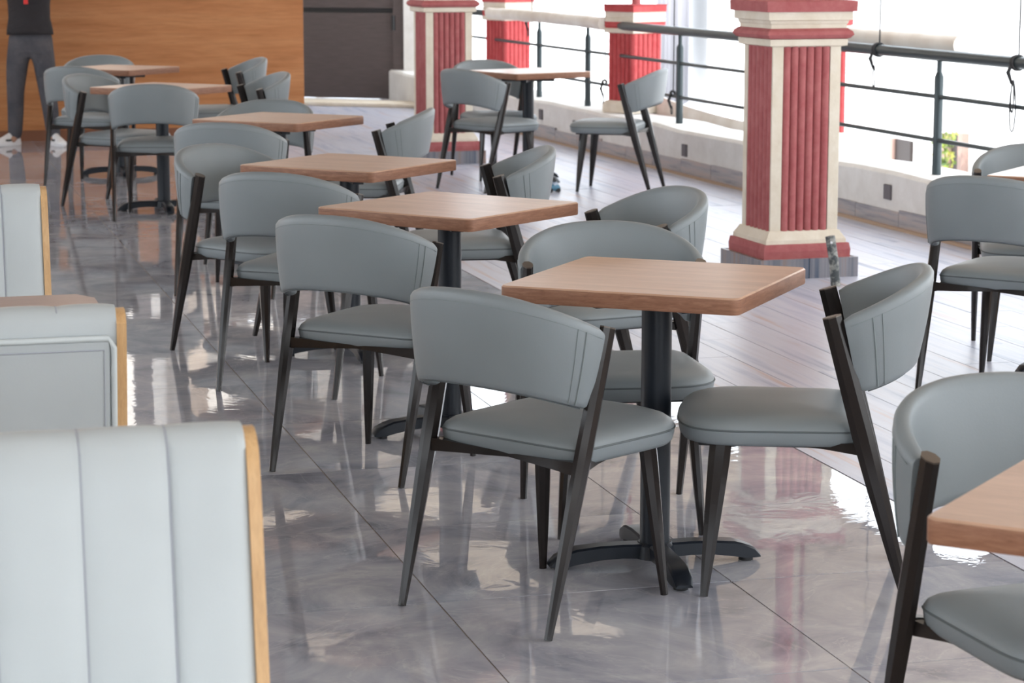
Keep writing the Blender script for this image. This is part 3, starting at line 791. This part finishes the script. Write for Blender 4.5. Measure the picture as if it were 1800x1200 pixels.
# ================================================================ BOOTH SEATS
def booth(corner, front, label, length=1.32):
    """corner: world xy of the top right corner of the back as seen by the camera; front=True when the padded face looks at the camera"""
    root = empty('restaurant_booth', (corner[0], corner[1], 0), ROW)
    tag(root, label, 'booth seat', 'pale upholstered booth seats')
    H_ = 0.915; TH = 0.085
    sgn = 1 if front else -1       # local: x to the left is -; y away from camera; padded face toward -y*sgn
    def P(x, d, z): return (x, d * sgn, z)      # d: distance behind the padded face
    side = 0.018
    lean = lambda z: -0.16 * (1 - z / H_) ** 1.0     # face leans back towards the top
    def profile(z0=0.30):
        pts = []
        for z in (z0, 0.45, 0.6, 0.75, 0.84): pts.append((lean(z), z))
        for k in range(1, 7):
            a = PI * k / 7; pts.append((TH / 2 - TH / 2 * math.cos(a) + lean(0.92 - 0.045 + 0.045 * math.sin(a)), 0.872 + 0.043 * math.sin(a)))
        for z in (0.84, 0.75, 0.6, 0.45, z0): pts.append((TH + lean(z), z))
        return pts
    pr = profile()
    # padded channels: each one its own part
    xs = [-side]
    cw = 0.1195; x = -side - 0.108
    while x > -length: xs.append(x); x -= cw
    xs.append(-length)
    for a, b in zip(xs[:-1], xs[1:]):
        bm = bmesh.new(); rings = []
        nn = 8
        for k in range(nn + 1):
            s = k / nn; xx = a + (b - a) * s
            puff = 0.009 * (1 - abs(2 * s - 1) ** 3)
            ring = []
            for q, (d, z) in enumerate(pr):
                fwd = q < len(pr) - 7
                c0 = TH / 2 + lean(z)
                ring.append(P(xx, d - (puff if q < 6 else (puff * 0.5 if fwd else 0)), z + (puff * 0.3 if 6 <= q <= 9 else 0)))
            rings.append(ring)
        loft(bm, rings); mesh_obj('back_channel', bm, 'pale leather', root, 70)
    for xx in xs[1:-1]:
        pts = [P(xx, d - 0.0005, z) for d, z in pr[:10]]
        mesh_obj('seam', T((pts, 0.0014), seg=5), 'pale stitch', root)
    # plywood side panel, curved over at the top
    bm = bmesh.new(); rings = []
    for xx in (-side, -side + 0.004, 0.0 - 0.0, 0.0):
        gr = 0.012 if xx < -0.001 or True else 0
        ring = []
        for q, (d, z) in enumerate(pr):
            c0 = TH / 2 + lean(z)
            ring.append(P(xx, c0 + (d - c0) * 1.10, z - (0.006 if z > 0.88 else 0)))
        rings.append(ring)
    loft(bm, rings); mesh_obj('side_panel', bm, 'plywood', root, 40)
    # rear panel with piping (seen on the seat that turns its back)
    zt = 0.855
    def rear(x, z, out): return P(x, TH + lean(z) + out, z)
    bm = bmesh.new()
    rings = []
    for (i_, out) in ((0.0, -0.01), (0.0, 0.004), (0.004, 0.009)):
        rings.append([rear(-0.03 - i_, 0.30 + i_, out), rear(-length + 0.02 + i_, 0.30 + i_, out), rear(-length + 0.02 + i_, zt - i_, out), rear(-0.03 - i_, zt - i_, out)])
    loft(bm, rings); mesh_obj('rear_panel', bm, 'pale leather', root, 30)
    pip = [rear(-0.024, 0.30, 0.006), rear(-0.024, 0.84, 0.006), rear(-0.034, 0.858, 0.007), rear(-length + 0.02, 0.858, 0.006)]
    mesh_obj('piping', T((pip, 0.006), seg=8, up=(0, 0, 1)), 'pale piping', root, 60)
    pip = [rear(-0.042, 0.30, 0.010), rear(-0.042, 0.836, 0.010), rear(-length + 0.02, 0.836, 0.010)]
    mesh_obj('rear_seam', T((pip, 0.0016), seg=5, up=(0, 0, 1)), 'pale stitch', root, 60)
    # seat cushion and plinth
    bm = bmesh.new()
    dF = -0.58
    mesh_obj('seat_cushion', B(((-length / 2 - 0.009, sgn * (dF / 2 - 0.02), 0.40), (length - side, 0.50, 0.12)), bev=0.03), 'pale leather', root, 60)
    mesh_obj('plinth', B(((-length / 2, sgn * -0.27, 0.17), (length - 0.02, 0.52, 0.34)), bev=0.004), 'plywood', root)
    return root
booth((-0.352, 3.235), True, 'pale blue grey channelled booth seat back at lower left, nearest the camera')
bo2 = booth((-0.735, 4.43), False, 'pale booth seat seen from behind with piped rear panel, left edge middle')
booth((-1.302, 6.64), True, 'pale booth seat back behind the dark table, at the left edge near the far chairs')
# dark table between the two farther booths
dt = tag(empty('booth_table', (-1.035, 5.66, 0), ROW), 'dark brown table between the two farther booth seats, only its tip showing', 'table')
bm = bmesh.new(); cp = [(-0.03, 0.0), (-1.2, 0.0), (-1.2, -0.72), (0.05, -0.72), (0.07, -0.68), (0.07, -0.12), (0.02, -0.02)]
cp = [(-0.012, 0.0), (-1.2, 0.0), (-1.2, -0.70), (0.0, -0.70), (0.025, -0.67), (0.025, -0.07)]
loft(bm, [[(x, y, 0.705) for x, y in cp], [(x, y, 0.748) for x, y in cp], [(x * 0.998, y * 0.998 - 0.001, 0.75) for x, y in cp]])
mesh_obj('tabletop', bm, 'dark table wood', dt)
mesh_obj('pole', T(([(-0.55, -0.36, 0.03), (-0.55, -0.36, 0.706)], 0.04), seg=20), 'cast iron', dt, 40)
mesh_obj('base_plate', T(([(-0.55, -0.36, 0.0), (-0.55, -0.36, 0.02), (-0.55, -0.36, 0.035)], [0.24, 0.235, 0.05]), seg=32), 'cast iron', dt, 30)

# ================================================================ SMALL THINGS ON THE TERRACE
st = tag(empty('pipe_stub', (1.525, 11.10, 0.0), 0), 'short grey weathered pipe standing upright before the large pillar plinth', 'pipe')
mesh_obj('tube', T(([(0, 0, 0), (-0.012, 0, 0.12), (-0.032, 0.0, 0.235)], 0.023), seg=14), 'pipe grey', st, 40)
mesh_obj('screw', T(([(-0.028, -0.026, 0.208), (-0.028, -0.020, 0.208)], 0.006), seg=8), 'shoe white', st)
ty = tag(empty('toy', (0.275, 15.46, 0.0), R(20)), 'small blue and black toy lying on the terrace floor near the lone chair', 'toy')
mesh_obj('body', T(([(-0.03, 0, 0.022), (-0.01, 0, 0.03), (0.02, 0, 0.03), (0.04, 0, 0.02)], [0.012, 0.024, 0.024, 0.010]), seg=12, up=(0, 0, 1)), 'toy blue', ty, 50)
mesh_obj('roof', T(([(-0.005, 0, 0.045), (0.02, 0, 0.058)], [0.020, 0.014]), seg=10, up=(0, 0, 1)), 'toy pale', ty, 50)
mesh_obj('spoiler', T(([(-0.03, -0.012, 0.078), (0.005, 0.0, 0.072)], [(0.006, 0.014), (0.008, 0.012)]), seg=8, up=(0, 0, 1)), 'rubber', ty)
mesh_obj('strut', T(([(-0.012, 0, 0.045), (-0.012, -0.004, 0.076)], 0.004), seg=6), 'toy pale', ty)
for xx in (-0.03, 0.022):
    for yy in (-0.022, 0.022):
        mesh_obj('wheel', T(([(xx, yy - 0.006, 0.014), (xx, yy + 0.006, 0.014)], 0.014), seg=12), 'rubber', ty, 40)

# ================================================================ PERSON
def skin_obj(name, joints, edges, rads, material, parent, levels=2):
    me = bpy.data.meshes.new(name); me.from_pydata([Vector(j) for j in joints], edges, []); me.update()
    o = bpy.data.objects.new(name, me); C.objects.link(o)
    sk = o.modifiers.new('skin', 'SKIN'); sk.use_smooth_shade = True
    if not me.skin_vertices: me.attributes.new('skin_vertices', 'FLOAT', 'POINT') if False else None
    sub = o.modifiers.new('sub', 'SUBSURF'); sub.levels = levels; sub.render_levels = levels
    for i, r in enumerate(rads):
        me.skin_vertices[0].data[i].radius = r if isinstance(r, tuple) else (r, r)
    me.skin_vertices[0].data[0].use_root = True
    dg = bpy.context.evaluated_depsgraph_get(); dg.update()
    nm = bpy.data.meshes.new_from_object(o.evaluated_get(dg)); o.modifiers.clear()
    bpy.data.objects.remove(o); bpy.data.meshes.remove(me)
    nm.materials.clear(); nm.materials.append(M[material])
    for p in nm.polygons: p.use_smooth = True
    r = bpy.data.objects.new(name, nm); C.objects.link(r); r.parent = parent; nm.name = name
    return r
per = tag(empty('person', (-3.86, 19.20, 0), R(2)), 'person in black t-shirt, dark grey jeans and white trainers standing before the wood wall', 'person')
# local: x to the camera's right, -y towards the camera
hipz = 0.90
J = [(0, 0.0, 0.92), (0, 0.0, 1.08), (0, 0.0, 1.27), (0, 0.01, 1.41), (0, 0.0, 1.50), (0, -0.01, 1.56),
     (0.095, 0, 0.86), (0.125, -0.005, 0.48), (0.163, 0.025, 0.07), (-0.095, 0, 0.86), (-0.125, -0.02, 0.48), (-0.153, 0.025, 0.07),
     (0.175, 0.01, 1.40), (0.20, -0.02, 1.19), (0.09, -0.20, 1.24), (-0.175, 0.01, 1.40), (-0.20, -0.02, 1.19), (-0.07, -0.20, 1.24),
     (0.168, -0.06, 0.040), (-0.158, -0.06, 0.040)]
E_ = [(0, 1), (1, 2), (2, 3), (3, 4), (4, 5), (0, 6), (6, 7), (7, 8), (0, 9), (9, 10), (10, 11), (3, 12), (12, 13), (13, 14), (3, 15), (15, 16), (16, 17), (8, 18), (11, 19)]
Rd = [(0.14, 0.09), (0.125, 0.085), (0.135, 0.09), (0.12, 0.08), 0.052, 0.052, 0.085, 0.052, 0.036, 0.085, 0.052, 0.036, 0.05, 0.038, 0.027, 0.05, 0.038, 0.027, 0.022, 0.022]
body = skin_obj('body', J, E_, Rd, 'skin', per)
# head
bm = bmesh.new(); bmesh.ops.create_uvsphere(bm, u_segments=28, v_segments=18, radius=1)
for v in bm.verts:
    x, y, z = v.co
    jaw = 1 - 0.22 * max(0, -z) ** 1.2
    v.co = Vector((x * 0.074 * jaw, y * 0.094 * (jaw if y < 0 else 1) - 0.012, z * 0.118 + 1.655))
nose = bmesh.ops.create_cone(bm, segments=10, radius1=0.016, radius2=0.005, depth=0.045)['verts']
bmesh.ops.transform(bm, matrix=Matrix.Translation((0, -0.108, 1.650)) @ Matrix.Rotation(R(-14), 4, 'X'), verts=nose)
for sx in (-1, 1):
    e = bmesh.ops.create_uvsphere(bm, u_segments=10, v_segments=8, radius=1)['verts']
    bmesh.ops.transform(bm, matrix=Matrix.Translation((sx * 0.076, 0.0, 1.65)) @ Matrix.Diagonal((0.010, 0.018, 0.030, 1)), verts=e)
mesh_obj('head', bm, 'skin', per, 180)
bm = bmesh.new(); bmesh.ops.create_uvsphere(bm, u_segments=28, v_segments=18, radius=1)
kill = []
for v in bm.verts:
    x, y, z = v.co
    if (y < 0 and z < 0.42 - 0.2 * y) or z < -0.45: kill.append(v)
    v.co = Vector((x * 0.080, y * 0.102 - 0.006, z * 0.125 + 1.662))
bmesh.ops.delete(bm, geom=kill, context='VERTS'); mesh_obj('hair', bm, 'hair', per, 180)
bm = bmesh.new()
for sx in (-1, 1):
    e = bmesh.ops.create_uvsphere(bm, u_segments=10, v_segments=8, radius=0.011)['verts']
    bmesh.ops.transform(bm, matrix=Matrix.Translation((sx * 0.030, -0.094, 1.662)), verts=e)
mesh_obj('eyes', bm, 'eye', per, 180)
mesh_obj('mouth', T(([(-0.024, -0.094, 1.602), (0, -0.101, 1.600), (0.024, -0.094, 1.602)], 0.005), seg=6), 'red print', per, 60)
# hands holding a phone at chest height
for sx in (-1, 1):
    wr = Vector((0.09 if sx > 0 else -0.07, -0.20, 1.24)); pc = Vector((sx * 0.042 + 0.01, -0.245, 1.265))
    js = [tuple(wr), tuple((wr + pc) / 2), tuple(pc)]; es = [(0, 1), (1, 2)]; rs = [0.024, (0.030, 0.018), (0.034, 0.016)]
    for q in range(4):
        z0 = pc.z + 0.026 - 0.017 * q; b = len(js)
        js += [(pc.x - sx * 0.014, pc.y - 0.020, z0), (pc.x - sx * 0.034, pc.y - 0.022, z0 + 0.002), (pc.x - sx * 0.040, pc.y - 0.004, z0 + 0.002)]
        es += [(2, b), (b, b + 1), (b + 1, b + 2)]; rs += [0.009, 0.0082, 0.007]
    b = len(js); js += [(pc.x - sx * 0.006, pc.y + 0.022, pc.z + 0.02), (pc.x - sx * 0.022, pc.y + 0.018, pc.z + 0.045)]; es += [(1, b), (b, b + 1)]; rs += [0.011, 0.009]
    skin_obj('hand', js, es, rs, 'skin', per, 1)
tag(mesh_obj('mobile_phone', B(((-3.85, 18.948, 1.29), (0.075, 0.009, 0.15), R(2)), bev=0.003), 'phone'), 'black mobile phone held by the standing person, above the picture edge', 'phone')
# t-shirt
def shell(name, rings, material, parent):
    bm = bmesh.new(); loft(bm, rings, cap=False)
    for f in bm.faces: f.smooth = True
    o = mesh_obj(name, bm, material, parent, 180)
    s = o.modifiers.new('thickness', 'SOLIDIFY'); s.thickness = 0.006; s.offset = 1
    return o
def ell(cx, cy, z, rx, ry, n=36, wob=0.0, ex=2.4, ph=0.0):
    out = []
    for k in range(n):
        a = 2 * PI * k / n; c, s = math.cos(a), math.sin(a)
        r_ = (abs(c) ** ex + abs(s) ** ex) ** (-1 / ex) * (1 + wob * math.sin(5 * a + ph))
        out.append((cx + rx * r_ * c, cy + ry * r_ * s, z))
    return out
shirt = shell('t_shirt', [ell(0, 0, z, rx, ry, wob=wb, ph=z * 9) for z, rx, ry, wb in ((0.885, 0.178, 0.132, 0.02), (0.93, 0.174, 0.128, 0.02), (1.02, 0.158, 0.112, 0.02), (1.12, 0.160, 0.112, 0.012), (1.25, 0.175, 0.118, 0.006), (1.35, 0.185, 0.112, 0), (1.41, 0.170, 0.095, 0), (1.45, 0.12, 0.08, 0), (1.475, 0.075, 0.068, 0))], 'black shirt', per)
for sx in (-1, 1):
    a_, b_ = Vector((sx * 0.15, 0.01, 1.395)), Vector((sx * 0.198, -0.015, 1.215))
    bm = bmesh.new(); tube(bm, [a_, a_.lerp(b_, 0.3), a_.lerp(b_, 0.7), b_], [0.062, 0.066, 0.06, 0.062], 14)
    mesh_obj('sleeve', bm, 'black shirt', per, 50)
mesh_obj('chest_print', B(((-0.005, -0.124, 1.21), (0.035, 0.006, 0.16)), bev=0.002), 'red print', shirt)
# jeans
jj = [(0, 0, 0.99), (0, 0.005, 0.88), (0.085, 0, 0.78), (0.115, -0.01, 0.60), (0.125, -0.02, 0.46), (0.145, 0.0, 0.28), (0.163, 0.02, 0.035),
      (-0.085, 0, 0.78), (-0.115, -0.01, 0.60), (-0.125, -0.03, 0.46), (-0.135, 0.0, 0.28), (-0.153, 0.02, 0.035)]
je = [(0, 1), (1, 2), (2, 3), (3, 4), (4, 5), (5, 6), (1, 7), (7, 8), (8, 9), (9, 10), (10, 11)]
jr = [(0.168, 0.125), (0.172, 0.125), (0.108, 0.11), (0.090, 0.094), (0.072, 0.076), (0.066, 0.070), (0.055, 0.060), (0.108, 0.11), (0.090, 0.094), (0.072, 0.076), (0.066, 0.070), (0.055, 0.060)]
skin_obj('jeans', jj, je, jr, 'grey jeans', per)
# trainers
for sx, ax in ((1, 0.163), (-1, -0.153)):
    mesh_obj('trouser_cuff', T(([(ax * 0.985, 0.010, 0.19), (ax, 0.014, 0.12), (ax, 0.014, 0.062)], [0.050, 0.052, 0.050]), seg=16), 'grey jeans', per, 60)
for sx, tw in ((1, 0.35), (-1, -0.45)):
    fx_, fy_ = sx * 0.160, 0.015
    bm = bmesh.new(); rings = []
    for y, hw, h in ((0.055, 0.022, 0.05), (0.045, 0.034, 0.085), (0.0, 0.040, 0.105), (-0.05, 0.043, 0.100), (-0.11, 0.047, 0.072), (-0.17, 0.043, 0.048), (-0.20, 0.026, 0.036)):
        rings.append([(hw * math.cos(a), y, 0.018 + max(0, (h - 0.018)) * max(0, math.sin(a)) if math.sin(a) > 0 else 0.012) for a in [2 * PI * k / 16 for k in range(16)]])
    loft(bm, rings)
    sh = mesh_obj('trainer', bm, 'shoe white', per, 70); sh.location = (fx_, fy_, 0); sh.rotation_euler = (0, 0, tw * 1.6)
    bm = bmesh.new(); loft(bm, [[(x * g, y * g - 0.07 * (1 - g), z) for x, y in [(0.048 * math.cos(a), -0.07 + 0.140 * math.sin(a)) for a in [2 * PI * k / 20 for k in range(20)]]] for g, z in ((0.97, 0.0), (1.0, 0.006), (1.0, 0.02), (0.96, 0.026))])
    mesh_obj('sole', bm, 'shoe white', sh, 40)
    for s2 in (-1, 1):
        mesh_obj('side_mark', B(((s2 * 0.040, -0.085, 0.045), (0.010, 0.055, 0.018)), bev=0.003), 'shoe black', sh)
